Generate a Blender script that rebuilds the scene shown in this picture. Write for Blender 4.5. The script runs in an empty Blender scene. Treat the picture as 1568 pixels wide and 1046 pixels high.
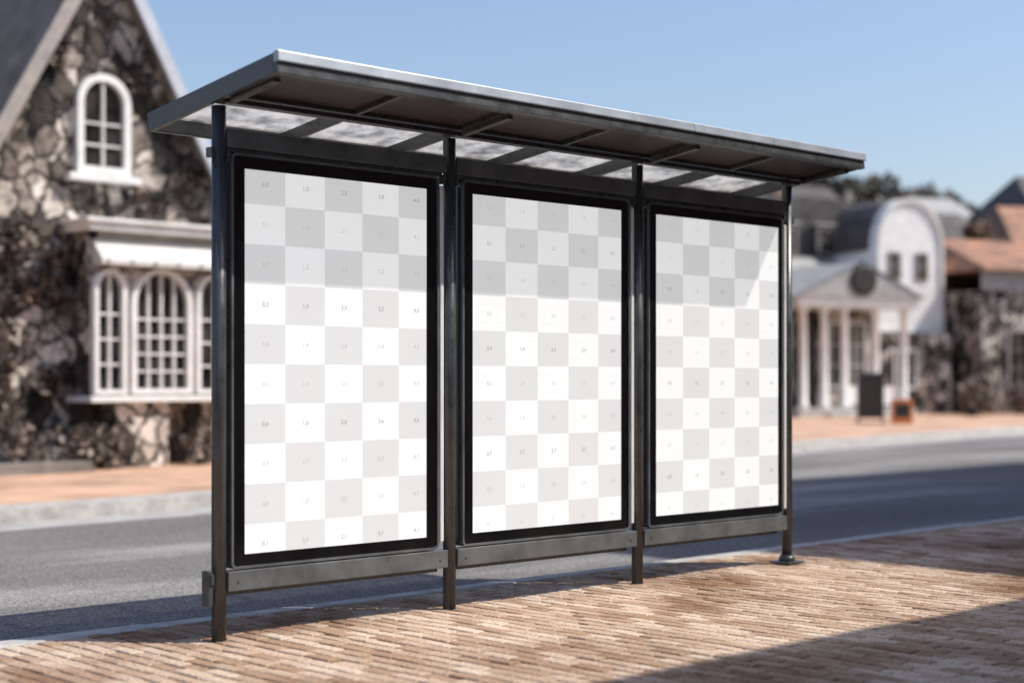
import bpy, bmesh, math, random
import numpy as np
from mathutils import Vector, Matrix, Euler
random.seed(7); np.random.seed(7)
R=math.radians
sc=bpy.context.scene
COL=sc.collection
ANG=R(43.88)
U=Vector((math.cos(ANG),math.sin(ANG),0)); V=Vector((-math.sin(ANG),math.cos(ANG),0))
P1=Vector((-1.403,7.5,0))

# ---------------------------------------------------------------- materials
def newmat(name):
    m=bpy.data.materials.new(name); m.use_nodes=True
    nt=m.node_tree; b=nt.nodes['Principled BSDF']
    return m,nt,b
def N(nt,t,**kw):
    return nt.nodes.new(t)
def ramp(nt,stops):
    r=nt.nodes.new('ShaderNodeValToRGB'); e=r.color_ramp.elements
    while len(e)<len(stops): e.new(0.5)
    for i,(p,c) in enumerate(stops):
        e[i].position=p; e[i].color=(c[0],c[1],c[2],1) if not isinstance(c,(int,float)) else (c,c,c,1)
    return r
def mottled(name,base,rough=0.6,scale=6,var=0.25,bump=0.1,metal=0.0,fine=60,coat=0):
    m,nt,b=newmat(name); L=nt.links
    tc=N(nt,'ShaderNodeTexCoord')
    n1=N(nt,'ShaderNodeTexNoise'); n1.inputs['Scale'].default_value=scale; n1.inputs['Detail'].default_value=6; n1.inputs['Roughness'].default_value=0.65
    L.new(tc.outputs['Object'],n1.inputs['Vector'])
    lo=tuple(c*(1-var) for c in base); hi=tuple(min(1,c*(1+var)) for c in base)
    r=ramp(nt,[(0.3,lo),(0.7,hi)]); L.new(n1.outputs['Fac'],r.inputs['Fac']); L.new(r.outputs['Color'],b.inputs['Base Color'])
    n2=N(nt,'ShaderNodeTexNoise'); n2.inputs['Scale'].default_value=fine; n2.inputs['Detail'].default_value=4
    L.new(tc.outputs['Object'],n2.inputs['Vector'])
    if bump>0:
        bp=N(nt,'ShaderNodeBump'); bp.inputs['Strength'].default_value=bump; bp.inputs['Distance'].default_value=0.01
        L.new(n2.outputs['Fac'],bp.inputs['Height']); L.new(bp.outputs['Normal'],b.inputs['Normal'])
    rr=ramp(nt,[(0.3,max(0,rough-0.1)),(0.7,min(1,rough+0.12))]); L.new(n1.outputs['Fac'],rr.inputs['Fac']); L.new(rr.outputs['Color'],b.inputs['Roughness'])
    b.inputs['Metallic'].default_value=metal
    return m
M={}
M['metal']=mottled('painted_metal',(0.080,0.084,0.086),0.30,9,0.25,0.05,0.35,180)
M['beam']=mottled('worn_beam_metal',(0.125,0.134,0.138),0.40,5,0.35,0.06,0.2,140)
M['reflection']=mottled('pale_reflection',(0.70,0.70,0.69),0.35,4,0.12,0.02,0.0,90)
M['cap']=mottled('steel_cap',(0.36,0.40,0.45),0.42,2.5,0.18,0.02,0.35,90)
M['black']=mottled('black_gloss_border',(0.005,0.005,0.0055),0.13,3,0.3,0.0,0,50)
M['soffit']=mottled('brown_soffit',(0.050,0.033,0.027),0.5,3,0.35,0.05)
M['white']=mottled('white_paint',(0.80,0.79,0.76),0.5,3,0.14,0.05)
M['cream']=mottled('cream_render',(0.68,0.66,0.62),0.7,1.2,0.18,0.2)
M['taupe']=mottled('weathered_board',(0.34,0.30,0.27),0.7,3,0.3,0.2)
M['paleboard']=mottled('pale_blue_board',(0.50,0.53,0.58),0.6,3,0.15,0.1)
M['slate']=mottled('slate_roof',(0.19,0.17,0.15),0.75,2.5,0.5,0.5,0,12)
M['darkslate']=mottled('dark_slate',(0.08,0.07,0.065),0.7,1.5,0.8,0.5,0,8)
M['greyroof']=mottled('grey_metal_roof',(0.36,0.355,0.345),0.6,2,0.25,0.2)
M['terra']=mottled('terracotta_roof',(0.30,0.15,0.085),0.7,1.3,0.75,0.4,0,10)
M['kerb']=mottled('concrete_kerb',(0.44,0.42,0.39),0.8,5,0.35,0.35,0,90)
M['sand']=mottled('joint_sand',(0.020,0.015,0.011),0.95,20,0.3,0.3)
M['earth']=mottled('earth',(0.10,0.09,0.06),0.95,0.3,0.4,0.3)
M['bark']=mottled('bark',(0.07,0.05,0.035),0.9,8,0.4,0.6,0,25)
M['darkwood']=mottled('dark_opening',(0.018,0.015,0.013),0.6,4,0.3,0.05)
M['orange']=mottled('orange_board',(0.6,0.2,0.05),0.5,4,0.15,0.02)
M['gutter']=mottled('gutter_concrete',(0.38,0.37,0.35),0.85,3,0.25,0.3,0,60)

def glassmat():
    m,nt,b=newmat('window_glass')
    L=nt.links; tc=N(nt,'ShaderNodeTexCoord'); n=N(nt,'ShaderNodeTexNoise'); n.inputs['Scale'].default_value=1.6; n.inputs['Detail'].default_value=3
    L.new(tc.outputs['Object'],n.inputs['Vector'])
    r=ramp(nt,[(0.4,(0.012,0.011,0.01)),(0.75,(0.10,0.09,0.08))]); L.new(n.outputs['Fac'],r.inputs['Fac']); L.new(r.outputs['Color'],b.inputs['Base Color'])
    b.inputs['Roughness'].default_value=0.08
    return m
M['glass']=glassmat()

def stone():
    m,nt,b=newmat('rubble_stone'); L=nt.links
    tc=N(nt,'ShaderNodeTexCoord')
    mp=N(nt,'ShaderNodeMapping'); mp.inputs['Scale'].default_value=(1,1,0.8)
    L.new(tc.outputs['Object'],mp.inputs['Vector'])
    wn=N(nt,'ShaderNodeTexNoise'); wn.inputs['Scale'].default_value=2.8; wn.inputs['Detail'].default_value=4
    L.new(mp.outputs[0],wn.inputs['Vector'])
    mx=N(nt,'ShaderNodeMixRGB'); mx.blend_type='ADD'; mx.inputs[0].default_value=0.5
    L.new(mp.outputs[0],mx.inputs[1]); L.new(wn.outputs['Color'],mx.inputs[2])
    v=N(nt,'ShaderNodeTexVoronoi'); v.inputs['Scale'].default_value=3.3; L.new(mx.outputs[0],v.inputs['Vector'])
    ve=N(nt,'ShaderNodeTexVoronoi'); ve.feature='DISTANCE_TO_EDGE'; ve.inputs['Scale'].default_value=3.3; L.new(mx.outputs[0],ve.inputs['Vector'])
    sep=N(nt,'ShaderNodeSeparateColor'); L.new(v.outputs['Color'],sep.inputs[0])
    r=ramp(nt,[(0.0,(0.04,0.031,0.026)),(0.32,(0.15,0.12,0.10)),(0.5,(0.46,0.39,0.33)),(1.0,(0.86,0.78,0.69))]); L.new(sep.outputs[0],r.inputs['Fac'])
    er=ramp(nt,[(0.0,0.0),(0.09,1.0)]); L.new(ve.outputs['Distance'],er.inputs['Fac'])
    m1=N(nt,'ShaderNodeMixRGB'); L.new(er.outputs[0],m1.inputs[0]); m1.inputs[1].default_value=(0.025,0.019,0.015,1); L.new(r.outputs[0],m1.inputs[2])
    n2=N(nt,'ShaderNodeTexNoise'); n2.inputs['Scale'].default_value=0.8; n2.inputs['Detail'].default_value=8; n2.inputs['Roughness'].default_value=0.7
    L.new(tc.outputs['Object'],n2.inputs['Vector'])
    r2=ramp(nt,[(0.41,(0.17,0.145,0.125)),(0.52,(1,1,1))]); L.new(n2.outputs['Fac'],r2.inputs['Fac'])
    m2=N(nt,'ShaderNodeMixRGB'); m2.blend_type='MULTIPLY'; m2.inputs[0].default_value=1; L.new(m1.outputs[0],m2.inputs[1]); L.new(r2.outputs[0],m2.inputs[2])
    n3=N(nt,'ShaderNodeTexNoise'); n3.inputs['Scale'].default_value=7; n3.inputs['Detail'].default_value=6; n3.inputs['Roughness'].default_value=0.7; L.new(tc.outputs['Object'],n3.inputs['Vector'])
    r3=ramp(nt,[(0.38,0.4),(0.54,1.1)]); L.new(n3.outputs['Fac'],r3.inputs['Fac'])
    m3=N(nt,'ShaderNodeMixRGB'); m3.blend_type='MULTIPLY'; m3.inputs[0].default_value=1; L.new(m2.outputs[0],m3.inputs[1]); L.new(r3.outputs[0],m3.inputs[2])
    L.new(m3.outputs[0],b.inputs['Base Color'])
    bp=N(nt,'ShaderNodeBump'); bp.inputs['Strength'].default_value=1.0; bp.inputs['Distance'].default_value=0.06
    L.new(er.outputs[0],bp.inputs['Height']); L.new(bp.outputs[0],b.inputs['Normal'])
    b.inputs['Roughness'].default_value=0.9
    return m
M['stone']=stone()

def brickwall():
    m,nt,b=newmat('brick_wall'); L=nt.links
    tc=N(nt,'ShaderNodeTexCoord'); mp=N(nt,'ShaderNodeMapping'); mp.inputs['Rotation'].default_value=(R(90),0,0)
    L.new(tc.outputs['Object'],mp.inputs[0])
    br=N(nt,'ShaderNodeTexBrick'); br.inputs['Color1'].default_value=(0.25,0.12,0.08,1); br.inputs['Color2'].default_value=(0.32,0.18,0.12,1); br.inputs['Mortar'].default_value=(0.3,0.28,0.25,1); br.inputs['Scale'].default_value=4
    L.new(mp.outputs[0],br.inputs['Vector']); L.new(br.outputs['Color'],b.inputs['Base Color']); b.inputs['Roughness'].default_value=0.85
    return m
M['brick']=brickwall()

def asphalt():
    m,nt,b=newmat('asphalt'); L=nt.links
    tc=N(nt,'ShaderNodeTexCoord')
    n0=N(nt,'ShaderNodeTexNoise'); n0.inputs['Scale'].default_value=1; n0.inputs['Detail'].default_value=5
    mp=N(nt,'ShaderNodeMapping'); mp.inputs['Scale'].default_value=(0.12,0.6,1); L.new(tc.outputs['Object'],mp.inputs[0]); L.new(mp.outputs[0],n0.inputs['Vector'])
    r0=ramp(nt,[(0.3,(0.150,0.143,0.136)),(0.52,(0.205,0.196,0.187)),(0.66,(0.36,0.345,0.33))]); L.new(n0.outputs['Fac'],r0.inputs['Fac'])
    n1=N(nt,'ShaderNodeTexVoronoi'); n1.inputs['Scale'].default_value=90; L.new(tc.outputs['Object'],n1.inputs['Vector'])
    s=N(nt,'ShaderNodeSeparateColor'); L.new(n1.outputs['Color'],s.inputs[0])
    r1=ramp(nt,[(0.0,0.5),(0.6,0.95),(1.0,1.6)]); L.new(s.outputs[0],r1.inputs['Fac'])
    mx=N(nt,'ShaderNodeMixRGB'); mx.blend_type='MULTIPLY'; mx.inputs[0].default_value=1; L.new(r0.outputs[0],mx.inputs[1]); L.new(r1.outputs[0],mx.inputs[2])
    L.new(mx.outputs[0],b.inputs['Base Color'])
    bp=N(nt,'ShaderNodeBump'); bp.inputs['Strength'].default_value=0.5; bp.inputs['Distance'].default_value=0.005; L.new(n1.outputs['Distance'],bp.inputs['Height']); L.new(bp.outputs[0],b.inputs['Normal'])
    b.inputs['Roughness'].default_value=0.95; b.inputs['Specular IOR Level'].default_value=0.1
    return m
M['asphalt']=asphalt()

def paver():
    m,nt,b=newmat('clay_paver'); L=nt.links
    g=N(nt,'ShaderNodeNewGeometry'); tc=N(nt,'ShaderNodeTexCoord')
    r=ramp(nt,[(0.0,(0.40,0.255,0.165)),(0.35,(0.52,0.365,0.255)),(0.7,(0.62,0.455,0.335)),(1.0,(0.72,0.565,0.435))])
    L.new(g.outputs['Random Per Island'],r.inputs['Fac'])
    n=N(nt,'ShaderNodeTexNoise'); n.inputs['Scale'].default_value=60; n.inputs['Detail'].default_value=7; n.inputs['Roughness'].default_value=0.8; L.new(tc.outputs['Object'],n.inputs['Vector'])
    rn=ramp(nt,[(0.35,0.42),(0.56,1.08)]); L.new(n.outputs['Fac'],rn.inputs['Fac'])
    mx=N(nt,'ShaderNodeMixRGB'); mx.blend_type='MULTIPLY'; mx.inputs[0].default_value=1; L.new(r.outputs[0],mx.inputs[1]); L.new(rn.outputs[0],mx.inputs[2])
    n2=N(nt,'ShaderNodeTexNoise'); n2.inputs['Scale'].default_value=0.7; n2.inputs['Detail'].default_value=7; L.new(tc.outputs['Object'],n2.inputs['Vector'])
    r2=ramp(nt,[(0.38,(0.52,0.42,0.35)),(0.53,(1,1,1))]); L.new(n2.outputs['Fac'],r2.inputs['Fac'])
    mx2=N(nt,'ShaderNodeMixRGB'); mx2.blend_type='MULTIPLY'; mx2.inputs[0].default_value=1; L.new(mx.outputs[0],mx2.inputs[1]); L.new(r2.outputs[0],mx2.inputs[2])
    L.new(mx2.outputs[0],b.inputs['Base Color'])
    bp=N(nt,'ShaderNodeBump'); bp.inputs['Strength'].default_value=0.7; bp.inputs['Distance'].default_value=0.006; L.new(n.outputs['Fac'],bp.inputs['Height']); L.new(bp.outputs[0],b.inputs['Normal'])
    b.inputs['Roughness'].default_value=0.9; b.inputs['Specular IOR Level'].default_value=0.2
    return m
M['paver']=paver()
def farpave():
    m,nt,b=newmat('terracotta_paving'); L=nt.links
    tc=N(nt,'ShaderNodeTexCoord')
    br=N(nt,'ShaderNodeTexBrick'); br.inputs['Color1'].default_value=(0.62,0.36,0.23,1); br.inputs['Color2'].default_value=(0.70,0.46,0.32,1); br.inputs['Mortar'].default_value=(0.34,0.22,0.15,1); br.inputs['Scale'].default_value=2.5
    L.new(tc.outputs['Object'],br.inputs['Vector'])
    n=N(nt,'ShaderNodeTexNoise'); n.inputs['Scale'].default_value=0.8; n.inputs['Detail'].default_value=6; L.new(tc.outputs['Object'],n.inputs['Vector'])
    rn=ramp(nt,[(0.35,0.65),(0.65,1.15)]); L.new(n.outputs['Fac'],rn.inputs['Fac'])
    mx=N(nt,'ShaderNodeMixRGB'); mx.blend_type='MULTIPLY'; mx.inputs[0].default_value=1; L.new(br.outputs[0],mx.inputs[1]); L.new(rn.outputs[0],mx.inputs[2]); L.new(mx.outputs[0],b.inputs['Base Color'])
    b.inputs['Roughness'].default_value=0.85
    return m
M['farpave']=farpave()
def leafmat(name,a,c):
    m,nt,b=newmat(name); L=nt.links
    g=N(nt,'ShaderNodeNewGeometry'); r=ramp(nt,[(0,a),(1,c)]); L.new(g.outputs['Random Per Island'],r.inputs['Fac']); L.new(r.outputs[0],b.inputs['Base Color'])
    b.inputs['Roughness'].default_value=0.6
    return m
M['leaf']=leafmat('leaves',(0.028,0.026,0.018),(0.13,0.11,0.075))
M['ivy']=leafmat('dry_ivy',(0.02,0.015,0.012),(0.26,0.20,0.155))
M['rust']=leafmat('autumn_leaves',(0.06,0.04,0.025),(0.30,0.17,0.09))
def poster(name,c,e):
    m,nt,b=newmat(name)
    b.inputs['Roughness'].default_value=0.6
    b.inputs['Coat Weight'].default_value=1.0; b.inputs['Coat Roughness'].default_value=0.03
    b.inputs['Emission Color'].default_value=(1,1,1,1); b.inputs['Emission Strength'].default_value=e  # glow added to brighten the posters and lighten the roof shadow on them
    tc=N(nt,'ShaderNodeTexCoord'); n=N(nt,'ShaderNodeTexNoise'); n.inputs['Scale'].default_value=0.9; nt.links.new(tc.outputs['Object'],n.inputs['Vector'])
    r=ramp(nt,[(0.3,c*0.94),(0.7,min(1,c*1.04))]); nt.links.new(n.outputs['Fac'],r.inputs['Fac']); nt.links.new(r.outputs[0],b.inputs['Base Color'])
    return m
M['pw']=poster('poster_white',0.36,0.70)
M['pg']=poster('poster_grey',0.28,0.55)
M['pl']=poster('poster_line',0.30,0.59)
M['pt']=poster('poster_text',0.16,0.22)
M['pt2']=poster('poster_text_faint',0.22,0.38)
def roofglass():
    m=bpy.data.materials.new('roof_glazing'); m.use_nodes=True; nt=m.node_tree; L=nt.links
    out=nt.nodes['Material Output']; nt.nodes.remove(nt.nodes['Principled BSDF'])
    t=N(nt,'ShaderNodeBsdfTranslucent'); tr=N(nt,'ShaderNodeBsdfTransparent'); g=N(nt,'ShaderNodeBsdfGlossy'); g.inputs['Roughness'].default_value=0.05
    tc=N(nt,'ShaderNodeTexCoord'); n=N(nt,'ShaderNodeTexNoise'); n.inputs['Scale'].default_value=6; n.inputs['Detail'].default_value=9; n.inputs['Roughness'].default_value=0.75; L.new(tc.outputs['Object'],n.inputs['Vector'])
    r=ramp(nt,[(0.36,(0.20,0.185,0.165)),(0.56,(0.80,0.76,0.71))]); L.new(n.outputs['Fac'],r.inputs['Fac']); L.new(r.outputs[0],t.inputs['Color'])
    tr.inputs['Color'].default_value=(0.86,0.87,0.88,1)
    a=N(nt,'ShaderNodeMixShader'); a.inputs[0].default_value=0.38; L.new(t.outputs[0],a.inputs[1]); L.new(tr.outputs[0],a.inputs[2])
    c=N(nt,'ShaderNodeMixShader'); c.inputs[0].default_value=0.13; L.new(a.outputs[0],c.inputs[1]); L.new(g.outputs[0],c.inputs[2])
    L.new(c.outputs[0],out.inputs['Surface'])
    return m
M['rglass']=roofglass()

# ---------------------------------------------------------------- geometry helpers
def empty(name,loc=(0,0,0),rz=0,rx=0,parent=None):
    o=bpy.data.objects.new(name,None); COL.objects.link(o); o.location=loc; o.rotation_euler=(rx,0,rz); o.empty_display_size=0.2
    if parent: o.parent=parent
    return o
def meshobj(name,verts,faces,mats,parent=None,loc=(0,0,0),rz=0,smooth=False,mi=None):
    me=bpy.data.meshes.new(name); me.from_pydata([tuple(v) for v in verts],[],faces)
    for m in (mats if isinstance(mats,list) else [mats]): me.materials.append(M[m])
    if mi: me.polygons.foreach_set('material_index',mi)
    if smooth: me.polygons.foreach_set('use_smooth',[True]*len(me.polygons))
    me.update(); o=bpy.data.objects.new(name,me); COL.objects.link(o); o.location=loc; o.rotation_euler=(0,0,rz)
    if parent: o.parent=parent
    return o
def box(name,par,x0,x1,y0,y1,z0,z1,mat,bev=0.0):
    bm=bmesh.new()
    bmesh.ops.create_cube(bm,size=1,matrix=Matrix.Translation(((x0+x1)/2,(y0+y1)/2,(z0+z1)/2))@Matrix.Diagonal((x1-x0,y1-y0,z1-z0,1)))
    if bev>0: bmesh.ops.bevel(bm,geom=bm.edges[:],offset=bev,segments=2,affect='EDGES',profile=0.6)
    me=bpy.data.meshes.new(name); bm.to_mesh(me); bm.free(); me.materials.append(M[mat])
    o=bpy.data.objects.new(name,me); COL.objects.link(o)
    if par: o.parent=par
    return o
def lathe(name,par,x,y,prof,mat,n=28):
    vs=[];fs=[]
    for (r,z) in prof:
        for i in range(n):
            a=2*math.pi*i/n; vs.append((x+r*math.cos(a),y+r*math.sin(a),z))
    for k in range(len(prof)-1):
        for i in range(n):
            j=(i+1)%n; fs.append((k*n+i,k*n+j,(k+1)*n+j,(k+1)*n+i))
    fs.append(tuple(range(n))[::-1]); fs.append(tuple((len(prof)-1)*n+i for i in range(n)))
    o=meshobj(name,vs,fs,mat,par)
    for p in o.data.polygons: p.use_smooth=len(p.vertices)==4
    return o
def fixn(o):
    bm=bmesh.new(); bm.from_mesh(o.data); bmesh.ops.recalc_face_normals(bm,faces=bm.faces[:]); bm.to_mesh(o.data); bm.free(); return o
def prism(name,par,pts,y0,y1,mat):
    n=len(pts); vs=[(x,y0,z) for x,z in pts]+[(x,y1,z) for x,z in pts]
    fs=[tuple(range(n)),tuple(range(2*n-1,n-1,-1))]+[(i,i+n,(i+1)%n+n,(i+1)%n) for i in range(n)]
    return fixn(meshobj(name,vs,fs,mat,par))
def arch(x0,x1,z0,z1,rise,n=12,inset=0):
    x0+=inset;x1-=inset;z0+=inset;z1-=inset
    pts=[(x0,z0),(x1,z0)]
    cx=(x0+x1)/2;hw=(x1-x0)/2; zs=z1-rise
    for i in range(n+1):
        a=math.pi*i/n; pts.append((cx+hw*math.cos(a),zs+rise*math.sin(a)))
    return pts
def ring(name,par,outer,inner,y0,y1,mat):
    n=len(outer); vs=[(x,y0,z) for x,z in outer]+[(x,y0,z) for x,z in inner]+[(x,y1,z) for x,z in outer]+[(x,y1,z) for x,z in inner]
    fs=[]
    for i in range(n):
        j=(i+1)%n
        fs+= [(i,j,j+n,i+n),(i,i+2*n,j+2*n,j),(i+n,j+n,j+3*n,i+3*n),(i+2*n,i+3*n,j+3*n,j+2*n)]
    return fixn(meshobj(name,vs,fs,mat,par))
def window(par,nm,x0,x1,z0,z1,yf,rise=0.0,fw=0.06,cols=2,rows=3,depth=0.07,frame='white'):
    if rise<=0: rise=0.0001
    o=arch(x0,x1,z0,z1,rise); i=arch(x0,x1,z0,z1,max(rise-fw*0.8,0.0001),inset=fw)
    prism(nm+'_glass',par,arch(x0,x1,z0,z1,max(rise-fw*.4,0.0001),inset=fw*0.5),yf-0.02,yf+0.03,'glass')
    ring(nm+'_frame',par,o,i,yf-depth,yf+0.02,frame)
    w=(x1-x0-2*fw)
    for c in range(1,cols):
        xx=x0+fw+w*c/cols; t=abs((xx-(x0+x1)/2)/(w/2)); top=z1-rise+ (rise-fw)*math.sqrt(max(0,1-t*t)) if rise>0.01 else z1-fw
        box(nm+'_mullion_%d'%c,par,xx-0.014,xx+0.014,yf-depth*0.7,yf-0.021,z0+fw,top,frame)
    for r_ in range(1,rows):
        zz=z0+fw+(z1-rise-z0-fw if rise>0.01 else z1-z0-2*fw)*r_/(rows if rise<=0.01 else rows-0.001)
        box(nm+'_bar_%d'%r_,par,x0+fw,x1-fw,yf-depth*0.6,yf-0.023,zz-0.014,zz+0.014,frame)
def leaves(name,blobs,per,size,mat,parent=None,loc=(0,0,0)):
    vs=[];fs=[]
    for (x,y,z,rx,ry,rz) in blobs:
        for _ in range(per):
            d=np.random.normal(size=3); d/=np.linalg.norm(d); r=np.random.rand()**0.45
            c=np.array([x+d[0]*rx*r,y+d[1]*ry*r,z+d[2]*rz*r])
            a=np.random.normal(size=3); a/=np.linalg.norm(a); b=np.cross(a,np.random.normal(size=3)); b/=np.linalg.norm(b)
            s=size*(0.5+np.random.rand()); k=len(vs)
            vs+= [c-a*s,c+b*s*0.5,c+a*s,c-b*s*0.5]; fs.append((k,k+1,k+2,k+3))
    return meshobj(name,vs,fs,mat,parent,loc)
def tube(vs,fs,a,b,ra,rb,n=8):
    a=Vector(a);b=Vector(b); d=(b-a).normalized(); q=d.to_track_quat('Z','Y'); k=len(vs)
    for p,r in ((a,ra),(b,rb)):
        for i in range(n):
            t=2*math.pi*i/n; vs.append(p+q@Vector((r*math.cos(t),r*math.sin(t),0)))
    for i in range(n):
        j=(i+1)%n; fs.append((k+i,k+j,k+n+j,k+n+i))
def tree(name,x,y,h,cr,mat='leaf',seed=1,per=420,lsize=0.16):
    rnd=random.Random(seed); e=empty(name,(x,y,-0.12))
    vs=[];fs=[]; th=h*0.32
    pts=[Vector((0,0,0)),Vector((rnd.uniform(-.1,.1),rnd.uniform(-.1,.1),th*.5)),Vector((rnd.uniform(-.2,.2),rnd.uniform(-.2,.2),th)),Vector((rnd.uniform(-.3,.3),0,h*.75))]
    r0=h*0.028
    for i in range(3): tube(vs,fs,pts[i],pts[i+1],r0*(1-.27*i),r0*(1-.27*(i+1)))
    blobs=[]
    for i in range(15):
        a=i*2.4+rnd.uniform(-.3,.3); st=pts[2].lerp(pts[3],rnd.random()*0.8); rr=cr*rnd.uniform(.35,1.0)
        en=Vector((math.cos(a)*rr,math.sin(a)*rr,h*rnd.uniform(.38,.92)))
        tube(vs,fs,st,en,r0*.35,r0*.08,6)
        s=cr*rnd.uniform(.25,.48); blobs.append((en.x,en.y,en.z,s,s,s*.75))
    meshobj('trunk_and_limbs',vs,fs,'bark',e,smooth=True)
    leaves('crown',blobs,per,lsize,mat,e)
    return e

# ---------------------------------------------------------------- ground, road, pavements
gs=1500
g=meshobj('ground',[(-gs,-gs,-0.13),(gs,-gs,-0.13),(gs,gs,-0.13),(-gs,gs,-0.13)],[(0,1,2,3)],'earth')
far=[(-120,7.4),(-30,7.4),(2,7.5),(4.3,7.75),(9,8.6),(14,9.8),(20.5,11.5),(33,13.4),(60,17),(220,30)]
vs=[];fs=[]
for s,d in far: vs+=[(s,0.70,-0.12),(s,d+0.1,-0.12)]
for i in range(len(far)-1): fs.append((2*i,2*i+2,2*i+3,2*i+1))
meshobj('road',vs,fs,'asphalt',None,P1,ANG)
def strip(name,o0,o1,z0,z1,mat,solid=True):
    vs=[];fs=[]
    for s,d in far: vs+=[(s,d+o0,z1),(s,d+o1,z1),(s,d+o0,z0),(s,d+o1,z0)]
    for i in range(len(far)-1):
        a=4*i;b=a+4
        fs.append((a,b,b+1,a+1))
        if solid: fs.append((a+2,b+2,b,a)); fs.append((a+1,b+1,b+3,a+3))
    return meshobj(name,vs,fs,mat,None,P1,ANG)
strip('gutter',-0.6,0.0,-0.13,-0.116,'gutter',False)
strip('kerb',0.0,0.5,-0.13,0.02,'kerb')
strip('pavement',0.5,12.5,-0.13,0.012,'farpave')
meshobj('pavement',[(-60,-30,-0.014),(60,-30,-0.014),(60,0.56,-0.014),(-60,0.56,-0.014)],[(0,1,2,3)],'sand',None,P1,ANG)
vs=[];fs=[];x=-40
while x<60:
    k=len(vs); a,b=x+0.004,x+0.996; y0,y1=0.563+random.uniform(-.002,.002),0.70+random.uniform(-.004,.004)
    zt=0.002+random.uniform(-.003,.003); e=0.01
    vs+=[(a,y0,-0.13),(b,y0,-0.13),(b,y1,-0.13),(a,y1,-0.13),(a,y0,zt-e),(b,y0,zt-e),(b,y1,zt-e),(a,y1,zt-e),(a+e,y0+e,zt),(b-e,y0+e,zt),(b-e,y1-e,zt),(a+e,y1-e,zt)]
    for i in range(4):
        j=(i+1)%4; fs+=[(k+i,k+j,k+4+j,k+4+i),(k+4+i,k+4+j,k+8+j,k+8+i)]
    fs.append((k+8,k+9,k+10,k+11)); x+=1
meshobj('kerb',vs,fs,'kerb',None,P1,ANG)
vs=[];fs=[]
bl,bw,gap=0.20,0.088,0.010
rows=int((12+4)/bw)
for r_ in range(rows):
    s0=-4+r_*bw; off=(r_%2)*bl/2+random.uniform(-.010,.010)
    d=-4.4+off-bl
    while d<0.56-0.03:
        d1=min(d+bl,0.56)
        cx,cy=s0+bw/2,(d+d1)/2; hx,hy=(bw-gap)/2,(d1-d-gap)/2
        an=random.uniform(-.03,.03); zz=random.gauss(0,0.0016)+0.004*math.sin(cx*2.1+cy*1.3)+0.002*math.sin(cx*5.1-cy*3.7); tx=random.gauss(0,.016); ty=random.gauss(0,.010); e=0.005
        k=len(vs)
        hx+=random.uniform(-.003,.001)
        for (ins,z) in ((0,-0.03),(0,-0.005),(e,0.0)):
            for sx,sy in ((-1,-1),(1,-1),(1,1),(-1,1)):
                px=sx*(hx-ins); py=sy*(hy-ins)
                vs.append((cx+px*math.cos(an)-py*math.sin(an),cy+px*math.sin(an)+py*math.cos(an),z+zz+px*tx+py*ty-0.001))
        for i in range(4):
            j=(i+1)%4; fs+=[(k+i,k+j,k+4+j,k+4+i),(k+4+i,k+4+j,k+8+j,k+8+i)]
        fs.append((k+8,k+9,k+10,k+11)); d+=bl
meshobj('brick_paving',vs,fs,'paver',None,P1,ANG)

# ---------------------------------------------------------------- bus shelter
S=empty('bus_shelter',P1,ANG)
posts=[0.0,1.474,3.010,4.537]
for i,s in enumerate(posts):
    lathe('post_%d'%(i+1),S,s,0,[(0.035,-0.02),(0.035,2.555)],'metal',32)
    for zz in (0.30,2.335):
        box('bracket',S,s-0.055,s-0.0355,-0.020,0.03,zz-0.03,zz+0.02,'metal',0.004)
        box('bracket',S,s+0.0355,s+0.055,-0.020,0.03,zz-0.03,zz+0.02,'metal',0.004)
box('base_plate',S,4.537-0.09,4.537+0.09,-0.08,0.08,0.006,0.018,'metal',0.003)
lathe('base_boss',S,4.537,0,[(0.055,0.018),(0.055,0.04),(0.040,0.06)],'metal',24)
def rrect(x0,x1,z0,z1,r,n=6):
    pts=[]
    for cx,cz,a0 in ((x1-r,z0+r,-90),(x1-r,z1-r,0),(x0+r,z1-r,90),(x0+r,z0+r,180)):
        for i in range(n+1):
            a=R(a0+90*i/n); pts.append((cx+r*math.cos(a),cz+r*math.sin(a)))
    return pts
panels=[(0.1413,1.305,0.060,1.385),(1.637,2.856,1.555,2.925),(3.174,4.430,3.093,4.470)]
fontc=bpy.data.curves.new('f','FONT'); fonto=bpy.data.objects.new('f',fontc); COL.objects.link(fonto)
fontc.size=0.032; fontc.align_x='CENTER'; fontc.align_y='CENTER'
def textmesh(t):
    fontc.body=t; dg=bpy.context.evaluated_depsgraph_get(); dg.update()
    me=bpy.data.meshes.new_from_object(fonto.evaluated_get(dg)); v=[tuple(a.co) for a in me.vertices]; f=[tuple(p.vertices) for p in me.polygons]; bpy.data.meshes.remove(me); return v,f
cache={}
for c in range(5):
    for r_ in range(8): cache[(c,r_)]=textmesh('%d,%d'%(c,r_))
bpy.data.objects.remove(fonto)
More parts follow.
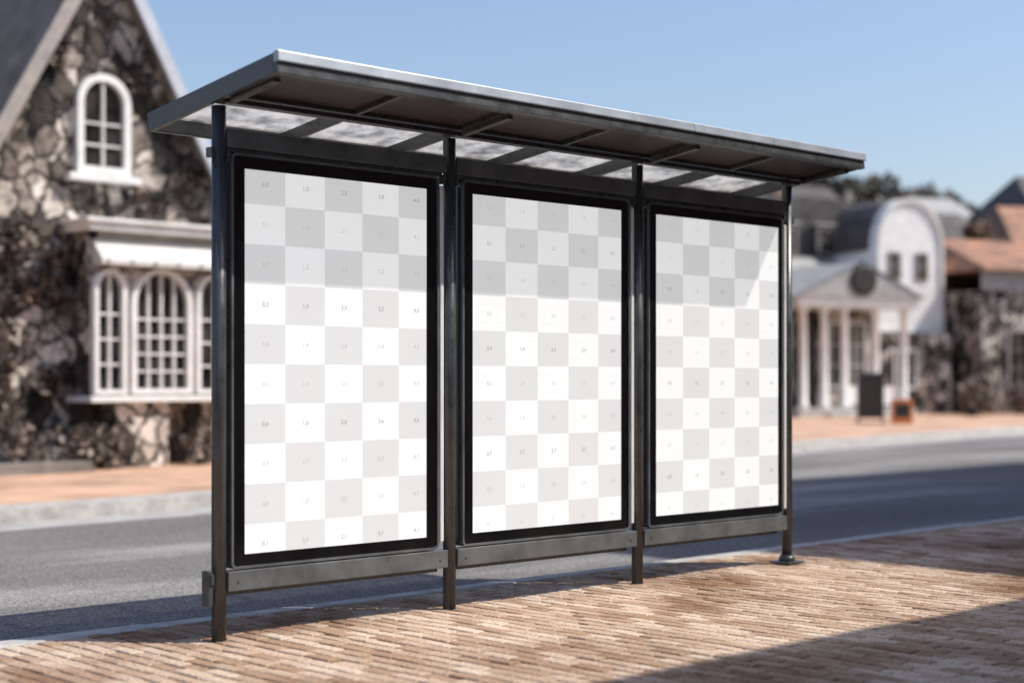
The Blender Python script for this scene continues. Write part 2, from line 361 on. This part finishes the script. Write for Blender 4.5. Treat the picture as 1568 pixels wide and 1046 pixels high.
for pi,(a,b,fa,fb) in enumerate(panels):
    n=pi+1; zt,zb=2.268,0.403; ft,fbz=2.340,0.335
    prism('cabinet_%d'%n,S,rrect(fa,fb,fbz,ft,0.030),0.004,0.105,'metal')
    ring('cabinet_rim_%d'%n,S,rrect(fa,fb,fbz,ft,0.030),rrect(fa+0.012,fb-0.012,fbz+0.012,ft-0.012,0.022),-0.020,0.0035,'beam')
    ring('border_%d'%n,S,rrect(fa+0.0125,fb-0.0125,fbz+0.0125,ft-0.0125,0.022),rrect(a,b,zb,zt,0.002),-0.010,0.003,'black')
    box('side_reflection_%d'%n,S,fb+0.003,fb+0.027,-0.026,0.02,fbz+0.04,ft-0.05,'reflection',0.005)  # added pale strip, bright reflection along the cabinet side put into its colour
    box('side_channel_%d'%n,S,fa-0.016,fa-0.001,0.005,0.07,fbz+0.03,ft-0.04,'metal',0.002)
    W,H=b-a,zt-zb; cw=W/4.8; ch=0.1946; ztop=2.296
    vs=[];fs=[];mi=[]
    r_=0
    def q4(xa,xb,za,zb_,y,m):
        k=len(vs); vs.extend([(xa,y,za),(xb,y,za),(xb,y,zb_),(xa,y,zb_)]); fs.append((k,k+1,k+2,k+3)); mi.append(m)
    while ztop-r_*ch>zb:
        z1=min(ztop-r_*ch,zt); z0=max(ztop-(r_+1)*ch,zb)
        for c in range(5):
            x0=a+c*cw; x1=min(x0+cw,b)
            q4(x0,x1,z0,z1,-0.006,0 if (c+r_)%2 else 1)
            t=0.0007
            for q in (0.25,0.75):
                xq=x0+cw*q
                if xq<b-0.01 and (c+r_)%2: q4(xq-t,xq+t,z0,z1,-0.0072,2)
                zq=ztop-(r_+q)*ch
                if zb+0.005<zq<zt-0.005 and (c+r_)%2: q4(x0,x1,zq-t,zq+t,-0.0082,2)
            zc=ztop-(r_+0.5)*ch
            if zc-0.02>zb and zc+0.02<zt:
                tv,tf=cache[(c,r_%8)]; k=len(vs); xc=x0+cw/2
                if xc+0.03<b:
                    vs+=[(xc+v[0],-0.0094,zc+v[1]) for v in tv]; fs+=[tuple(i+k for i in f) for f in tf]; mi+=[3 if (c*3+r_*5+pi)%3==0 else 4]*len(tf)
        r_+=1
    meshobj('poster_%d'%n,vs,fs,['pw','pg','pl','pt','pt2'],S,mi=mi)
for i in range(3):
    a,b=posts[i]+0.035,posts[i+1]-0.035
    box('top_beam_%d'%(i+1),S,a,b,-0.022,0.045,2.362,2.452,'beam',0.006)
    box('top_beam_lip_%d'%(i+1),S,a+0.02,b-0.02,-0.004,0.06,2.341,2.3615,'metal',0.002)
    box('bottom_beam_%d'%(i+1),S,a,b,-0.03,0.035,0.232,0.328,'beam',0.005)
    box('bottom_flange_%d'%(i+1),S,a+0.02,b-0.02,0.036,0.075,0.205,0.245,'metal',0.003)
    for q in (0.04,0.96):
        xx=a+(b-a)*q
        o=lathe('bolt',S,0,0,[(0.006,0),(0.006,0.004),(0.003,0.006)],'metal',8); o.rotation_euler=(R(90),0,0); o.location=(xx,-0.030,0.275)
box('beam_end_block',S,-0.062,-0.0355,-0.01,0.055,0.165,0.335,'metal',0.006)
slope=math.atan(0.144/1.099)
Rf=empty('roof',(0,-0.545,2.722),0,-slope,S)
x0,x1=-0.06,4.615; D=1.108
box('roof_sheet',Rf,x0+0.012,x1-0.012,0.012,0.47,-0.014,-0.002,'metal')
box('soffit',Rf,x0+0.03,x1-0.03,0.05,0.47,-0.058,-0.050,'soffit')
box('glazing',Rf,x0+0.03,x1-0.03,0.472,D-0.03,-0.020,-0.012,'rglass')
for a,b in ((x0-0.004,2.86),(2.862,3.62),(3.622,x1+0.004)):
    box('front_gutter_cap',Rf,a,b,-0.028,0.012,-0.046,0.006,'cap',0.006)
box('front_fascia',Rf,x0,x1,-0.012,0.03,-0.095,-0.047,'metal',0.004)
box('front_inner_channel',Rf,x0+0.03,x1-0.03,0.031,0.075,-0.088,-0.06,'soffit',0.003)
box('end_fascia_left',Rf,x0,x0+0.028,0.013,D-0.001,-0.092,0.003,'metal',0.004)
box('end_fascia_right',Rf,x1-0.028,x1,0.013,D-0.001,-0.092,0.003,'metal',0.004)
box('rear_fascia',Rf,x0+0.029,x1-0.029,D-0.03,D,-0.092,0.0,'metal',0.004)
box('centre_purlin',Rf,x0+0.03,x1-0.03,0.50,0.545,-0.092,-0.021,'metal',0.004)
box('mid_purlin',Rf,x0+0.03,x1-0.03,0.44,0.4715,-0.080,-0.0505,'metal',0.003)
js=[0.74,1.474,2.24,3.010,3.77]
for i,s in enumerate(js):
    w=0.022 if s in posts else 0.014
    box('joist_front_%d'%i,Rf,s-w,s+w,0.076,0.439,-0.084,-0.0585,'metal',0.003)
    box('joist_rear_%d'%i,Rf,s-w,s+w,0.546,D-0.031,-0.084,-0.0215,'metal',0.003)
for i,s in enumerate(posts):
    box('cantilever_%d'%i,Rf,s-0.02,s+0.02,0.08,0.44,-0.110,-0.0865,'metal',0.004)

# ---------------------------------------------------------------- stone house (left)
Hs=empty('stone_house',P1,ANG)
yf=13.8
gl,gr,ap,az,ez=4.95,9.15,7.05,7.45,3.65
prism('gable_wall',Hs,[(gl,-0.13),(gr,-0.13),(gr,ez),(ap,az),(gl,ez)],yf,19.5,'stone')
def rake(nm,xa,za,xb,zb,y0,y1,th,mat):
    d=Vector((xb-xa,zb-za)).normalized(); n=Vector((-d.y,d.x))
    if n.y<0:n=-n
    prism(nm,Hs,[(xa,za),(xb,zb),(xb+n.x*th,zb+n.y*th),(xa+n.x*th,za+n.y*th)],y0,y1,mat)
rake('roof_left',gl-0.25,ez-0.45,ap,az,yf-0.28,19.7,0.12,'slate')
rake('roof_right',gr+0.25,ez-0.45,ap,az,yf-0.28,19.7,0.12,'slate')
rake('bargeboard_left',gl-0.25,ez-0.58,ap,az-0.13,yf-0.34,yf-0.283,0.20,'taupe')
rake('bargeboard_right',gr+0.25,ez-0.56,ap,az-0.11,yf-0.34,yf-0.283,0.17,'paleboard')
box('main_wall',Hs,-9,gl-0.003,15.6,23,-0.13,4.2,'stone')
vsr=[(-9.4,15.1,4.1),(gl+3,15.1,4.1),(gl+3,19.3,9.2),(-9.4,19.3,9.2),(-9.4,23.5,4.1),(gl+3,23.5,4.1)]
meshobj('main_roof',vsr,[(0,1,2,3),(3,2,5,4),(0,3,4),(1,5,2)],'slate',Hs)
window(Hs,'upper_window',6.66,7.50,4.16,5.58,yf,0.40,0.10,2,3,0.12)
box('upper_sill',Hs,6.50,7.62,yf-0.2,yf,4.04,4.14,'white',0.01)
bf=13.25
box('bay_wall',Hs,6.62,8.98,bf,yf-0.002,1.0,3.30,'stone')
box('cornice',Hs,6.50,9.15,bf-0.22,yf,3.302,3.41,'white',0.01)
box('cornice_cap',Hs,6.42,9.22,bf-0.28,yf,3.412,3.46,'white',0.01)
prism('bay_hood',Hs,[(6.72,2.86),(8.96,2.86),(8.96,3.30),(6.72,3.30)],bf-0.04,bf-0.003,'taupe')
vsr=[(6.62,bf-0.32,2.90),(9.02,bf-0.32,2.90),(9.02,bf-0.05,3.18),(6.62,bf-0.05,3.18),(6.62,bf-0.32,2.83),(9.02,bf-0.32,2.83),(9.02,bf-0.05,2.83),(6.62,bf-0.05,2.83)]
meshobj('bay_awning',vsr,[(0,1,2,3),(4,5,1,0),(5,6,2,1),(7,4,0,3),(4,7,6,5)],'cream',Hs)
for i in range(7): box('awning_rib_%d'%i,Hs,6.7+i*.37,6.73+i*.37,bf-0.335,bf-0.322,2.83,2.90,'taupe')
window(Hs,'bay_window_narrow',6.62,7.12,1.04,2.78,bf,0.28,0.065,2,4,0.12)
window(Hs,'bay_window_centre',7.20,8.18,1.04,2.82,bf,0.48,0.075,4,5,0.12)
window(Hs,'bay_window_right',8.26,8.90,1.04,2.78,bf,0.34,0.065,2,4,0.12)
box('bay_sill',Hs,6.54,9.02,bf-0.16,yf,0.93,1.015,'white',0.01)
box('bay_pier',Hs,7.0,7.85,bf-0.02,yf,-0.13,0.928,'stone',0.03)
box('door_step',Hs,3.9,6.3,12.6,yf,-0.13,0.16,'slate',0.02)
box('door_step_upper',Hs,4.2,6.1,13.0,yf,0.16,0.32,'slate',0.02)
window(Hs,'main_window',2.0,3.2,1.1,2.8,15.6,0.0,0.08,2,3,0.1)
window(Hs,'main_window_b',-1.5,-0.3,1.1,2.8,15.6,0.0,0.08,2,3,0.1)
iv=[]
for i in range(16):
    iv.append((random.uniform(4.6,6.5),yf-0.08,random.uniform(0.4,3.4),0.3,0.14,0.28))
for i in range(8):
    iv.append((random.uniform(7.75,9.2),yf-0.06,random.uniform(3.7,5.0),0.22,0.1,0.22))
for i in range(4): iv.append((random.choice([6.4,7.7])+random.uniform(-.25,.25),yf-0.05,random.uniform(5.5,6.3),0.2,0.08,0.22))
leaves('ivy',iv,100,0.07,'ivy',Hs)
bl_=[]
for i in range(16): bl_.append((random.choice([random.uniform(3,6.8),random.uniform(8.1,11)]),random.uniform(12.9,13.6),0.28,0.35,0.3,0.35))
o=leaves('shrub',bl_,220,0.06,'ivy',None,P1); o.rotation_euler=(0,0,ANG)

# ---------------------------------------------------------------- middle shop building (behind the shelter)
B2=empty('brick_shop',P1,ANG)
box('walls',B2,13.5,21.5,20.0,28,-0.13,4.2,'brick')
box('parapet',B2,13.4,21.6,19.9,28.1,4.2,4.45,'white',0.02)
for i in range(3):
    window(B2,'shop_window_%d'%i,13.9+i*2.6,15.9+i*2.6,0.5,2.6,20.0,0.0,0.08,3,2,0.1)
    window(B2,'top_window_%d'%i,14.3+i*2.6,15.4+i*2.6,2.95,3.9,20.0,0.0,0.06,2,2,0.1)

# ---------------------------------------------------------------- right: portico building
RW=R(24)
W=empty('portico_building',(9.2,51.2,0),RW)
box('main_block',W,-4,4.6,1.6,9,-0.13,4.3,'cream')
vsr=[(-4.3,1.2,4.2),(4.9,1.2,4.2),(4.9,4.9,5.7),(-4.3,4.9,5.7),(-4.3,9.2,4.2),(4.9,9.2,4.2)]
meshobj('main_roof',vsr,[(0,1,2,3),(3,2,5,4),(1,5,2)],'greyroof',W)
box('porch_floor',W,-0.2,4.5,-0.6,1.6,-0.13,0.28,'kerb',0.02)
box('porch_step',W,0.8,3.6,-1.0,-0.6,-0.13,0.12,'kerb',0.02)
for i,xx in enumerate([0.12,0.95,1.75,3.0,4.15]):
    lathe('column_%d'%i,W,xx,-0.35,[(0.2,0.28),(0.2,0.4),(0.145,0.45),(0.12,3.45),(0.19,3.5),(0.19,3.62)],'white',16)
box('entablature',W,-0.25,4.55,-0.65,1.6,3.62,3.92,'white',0.02)
prism('pediment',W,[(-0.45,3.921),(4.75,3.921),(2.15,5.05)],-0.75,-0.5,'greyroof')
meshobj('portico_roof',[(-0.45,-0.8,3.93),(2.15,-0.8,5.12),(4.75,-0.8,3.93),(-0.45,3.5,3.93),(2.15,3.5,5.12),(4.75,3.5,3.93)],[(0,1,4,3),(1,2,5,4)],'greyroof',W)
o=lathe('round_plaque',W,0,0,[(0.52,0),(0.52,0.06),(0.42,0.09)],'darkwood',24); o.rotation_euler=(R(90),0,0); o.location=(2.2,-0.76,4.5)
box('porch_back_wall',W,-0.1,4.4,1.56,1.597,0.281,3.6,'stone')
box('door',W,1.1,1.95,1.5,1.558,0.28,2.9,'darkwood',0.01)
box('porch_railing',W,2.0,4.1,-0.30,-0.24,0.4,1.0,'white',0.01)
for i,xx in enumerate([0.1,2.2,3.2]): window(W,'porch_window_%d'%i,xx,xx+0.8,0.95,3.2,1.556,0.0,0.06,2,3,0.08)
for i in range(2): window(W,'left_window_%d'%i,-3.2+i*1.5,-2.3+i*1.5,0.9,3.0,1.6,0,0.07,2,3,0.1)
box('upper_storey',W,-3,6.1,5.3,10,4.0,5.6,'darkslate')
prism('mansard',W,[(-3.3,5.6),(6.4,5.6),(5.6,7.9),(-2.6,7.9)],5.0,10.2,'darkslate')
for i in range(5):
    box('dormer_%d'%i,W,-2.2+i*1.6,-1.4+i*1.6,4.75,6,5.75,6.85,'darkslate'); window(W,'dormer_window_%d'%i,-2.15+i*1.6,-1.45+i*1.6,5.8,6.75,4.75,0,0.06,2,2,0.06,'taupe')
    box('dormer_cap_%d'%i,W,-2.3+i*1.6,-1.3+i*1.6,4.65,6,6.851,6.95,'greyroof')
for xx in (0.2,3.9): box('chimney',W,xx,xx+.6,7,7.6,7.7,8.9,'brick',0.02)
# white gable house with a curved top
G=empty('white_gable_house',(9.2,51.2,0),RW)
cx=6.40; hw=1.46
def gprof(cx,hw,zs,rise):
    return [(cx+hw*math.cos(a),zs+rise*math.sin(a)**0.9) for a in [math.pi*i/10 for i in range(11)]]
pts=[(cx-hw,2.9),(cx+hw,2.9)]+gprof(cx,hw,5.85,1.85)
prism('gable_front',G,pts,2.2,5.5,'white')
ring('gable_coping',G,pts,[(cx+(p[0]-cx)*0.93,4.6+(p[1]-4.6)*0.95) for p in pts],2.10,2.199,'cream')
prism('gable_roof',G,gprof(cx,hw+.1,5.8,1.98),2.6,10,'darkslate')
box('lower_wall',G,4.65,cx+hw,1.7,10,-0.13,2.898,'stone')
for i,xx in enumerate((5.45,6.65)): window(G,'window_%d'%i,xx,xx+0.55,4.75,5.75,2.2,0,0.05,2,2,0.06,'taupe')
window(G,'lower_window',5.3,6.3,0.9,2.3,1.7,0,0.07,2,2,0.08)
# terracotta roofed stone house
T=empty('terracotta_roof_house',(17.0,55.6,0),RW)
box('walls',T,-0.4,16,0,8,-0.13,4.4,'stone')
box('lintel_band',T,-0.45,16.1,-0.1,-0.002,4.4,5.1,'greyroof')
vsr=[(-0.7,-0.6,5.1),(16.5,-0.6,5.1),(15,4,6.6),(0.6,4,6.6),(-0.7,8.6,5.1),(16.5,8.6,5.1)]
meshobj('roof',vsr,[(0,1,2,3),(3,2,5,4),(0,3,4),(1,5,2),(0,4,5,1)],'terra',T)
for i in range(5): window(T,'window_%d'%i,0.7+i*2.6,1.7+i*2.6,0.9,3.0,0,0,0.08,2,3,0.1,'taupe')
# houses on the rise behind
for nm,x,y,zb_,w_,h_,mt,wl in (('slate_house',19.6,72,2,3.6,5.0,'darkslate','taupe'),('terracotta_cottage',22.6,70,2.5,6,4.6,'terra','cream'),('slate_house',28,84,4,8,6.3,'darkslate','cream'),('cream_house',22.5,88,4,5,5.6,'greyroof','cream'),('slate_house',14.5,90,4,6,6.6,'darkslate','taupe')):
    E=empty(nm,(x,y,0),R(15)); box('walls',E,0,w_,0,6,-0.13,zb_+h_,wl)
    meshobj('roof',[(-.4,-.4,zb_+h_),(w_+.4,-.4,zb_+h_),(w_-.8,3,zb_+h_+2.2),(.8,3,zb_+h_+2.2),(-.4,6.4,zb_+h_),(w_+.4,6.4,zb_+h_)],[(0,1,2,3),(3,2,5,4),(0,3,4),(1,5,2)],mt,E)
    for i in range(2): window(E,'window_%d'%i,.6+i*1.6,1.4+i*1.6,zb_+h_-2,zb_+h_-.7,0,0,.08,2,2,.08)
bl_=[]
for i in range(22): bl_.append((random.uniform(-0.5,13),random.uniform(-1.2,-0.3),random.uniform(.3,.9),0.6,0.5,0.6))
o=leaves('shrub',bl_,160,0.12,'ivy',None,(14.6,53.2,0)); o.rotation_euler=(0,0,RW)
tree('tree',22.5,54.5,4.3,1.9,'ivy',5,260,0.13)
tree('tree',19.4,67,8.4,2.2,'rust',8,300,0.2)
tree('tree',27.5,76,10.2,3.4,'leaf',18,420,0.22)
tree('tree',5.5,50,6.2,2.4,'rust',9,350,0.16)
# hill with distant trees
def hh(x,y): return 19.0*math.sin(math.pi*max(0,min(1,(y-95)/45))/2)*(0.82+0.1*math.sin(x*0.09)+0.06*math.sin(x*0.23+1))
hv=[];hf=[];nx,ny=60,10
for j in range(ny):
    for i in range(nx):
        x=-150+i*6; y=95+j*9; hv.append((x,y,-0.2+hh(x,y)))
for j in range(ny-1):
    for i in range(nx-1): k=j*nx+i; hf.append((k,k+1,k+nx+1,k+nx))
meshobj('hill',hv,hf,'earth',smooth=True)
bl_=[]
for i in range(240):
    x=random.uniform(-30,70); y=random.uniform(102,146); r=random.uniform(1.4,2.8); bl_.append((x,y,hh(x,y)+0.2,r,r,r*.7))
leaves('distant_trees',bl_,110,0.55,'leaf')

A=empty('sandwich_board',(10.6,42.6,0.012),R(-10))
for sgn in (-1,1):
    o=box('board',A,-0.28,0.28,-0.015,0.015,0.03,0.72,'orange',0.006); o.rotation_euler=(R(16*sgn),0,0); o.location=(0,0.20*sgn,0)
    o=box('panel',A,-0.2,0.2,-0.019,0.019,0.2,0.6,'darkwood',0.003); o.rotation_euler=(R(16*sgn),0,0); o.location=(0,0.20*sgn,0)
A=empty('notice_board',(9.95,43.5,0.012),R(8))
box('panel',A,-0.34,0.34,-0.03,0.03,0.15,1.35,'darkwood',0.01)
box('frame_top',A,-0.38,0.38,-0.045,0.045,1.352,1.42,'metal',0.01)
box('leg_left',A,-0.38,-0.342,-0.04,0.04,0,1.35,'metal',0.005); box('leg_right',A,0.342,0.38,-0.04,0.04,0,1.35,'metal',0.005)
box('foot',A,-0.4,0.4,-0.2,0.2,0.0,0.04,'metal',0.005)

# unseen buildings added on the camera's side, placed and sized to cast the street shadows
C1=empty('shadow_caster_building',P1,ANG)
box('walls',C1,12.6,27,-10,-1.5,-0.1,12.2,'brick'); box('cornice',C1,12.5,27.1,-10.1,-1.4,12.2,12.5,'cream',0.03)
for f in range(4):
    for i in range(4):
        xx=14.2+i*3; z=1+f*3
        box('window_frame',C1,xx,xx+1.2,-1.5,-1.44,z,z+1.8,'white'); box('window_glass',C1,xx+.1,xx+1.1,-1.439,-1.43,z+.1,z+1.7,'glass')
C2=empty('shadow_caster_building',P1,ANG)
box('walls',C2,0.3,12.0,-13,-5.78,-0.1,5.8,'brick'); box('cornice',C2,0.2,12.1,-13.1,-5.68,5.8,6.05,'cream',0.03)
for i in range(4):
    for f in range(2):
        xx=1.2+i*2.8; z=0.9+f*2.7
        box('window_frame',C2,xx,xx+1.3,-5.78,-5.72,z,z+1.6,'white'); box('window_glass',C2,xx+.1,xx+1.2,-5.719,-5.71,z+.1,z+1.5,'glass')

# ---------------------------------------------------------------- light, sky, camera
D_=(U*0.60-V*0.62+Vector((0,0,1))).normalized(); el=math.asin(D_.z); az_=math.atan2(D_.x,D_.y)
sun=bpy.data.lights.new('sun','SUN'); sun.energy=5.0; sun.angle=R(0.6); sun.color=(1,0.95,0.87)
so=bpy.data.objects.new('sun',sun); COL.objects.link(so); so.rotation_euler=D_.to_track_quat('Z','Y').to_euler(); so.location=(20,0,25)
w=bpy.data.worlds.new('World'); sc.world=w; w.use_nodes=True; nt=w.node_tree
sky=nt.nodes.new('ShaderNodeTexSky'); sky.sky_type='NISHITA'; sky.sun_disc=False; sky.sun_elevation=el; sky.sun_rotation=az_; sky.air_density=1.2; sky.dust_density=1.6; sky.ozone_density=4.5
tint=nt.nodes.new('ShaderNodeMixRGB'); tint.blend_type='MULTIPLY'; tint.inputs[0].default_value=1; tint.inputs[2].default_value=(1.22,1.12,1.12,1)
nt.links.new(sky.outputs[0],tint.inputs[1]); nt.links.new(tint.outputs[0],nt.nodes['Background'].inputs[0]); nt.nodes['Background'].inputs[1].default_value=0.145
cam=bpy.data.cameras.new('camera'); co=bpy.data.objects.new('camera',cam); COL.objects.link(co)
co.location=(0,0,1.25); co.rotation_euler=(R(90),0,0)
cam.sensor_width=36; cam.lens=2400/1568*36; cam.shift_y=57.5/1568
cam.clip_end=3000; cam.dof.use_dof=True; cam.dof.focus_distance=8.5; cam.dof.aperture_fstop=0.95
sc.camera=co
sc.view_settings.view_transform='Standard'; sc.view_settings.look='None'; sc.view_settings.exposure=0
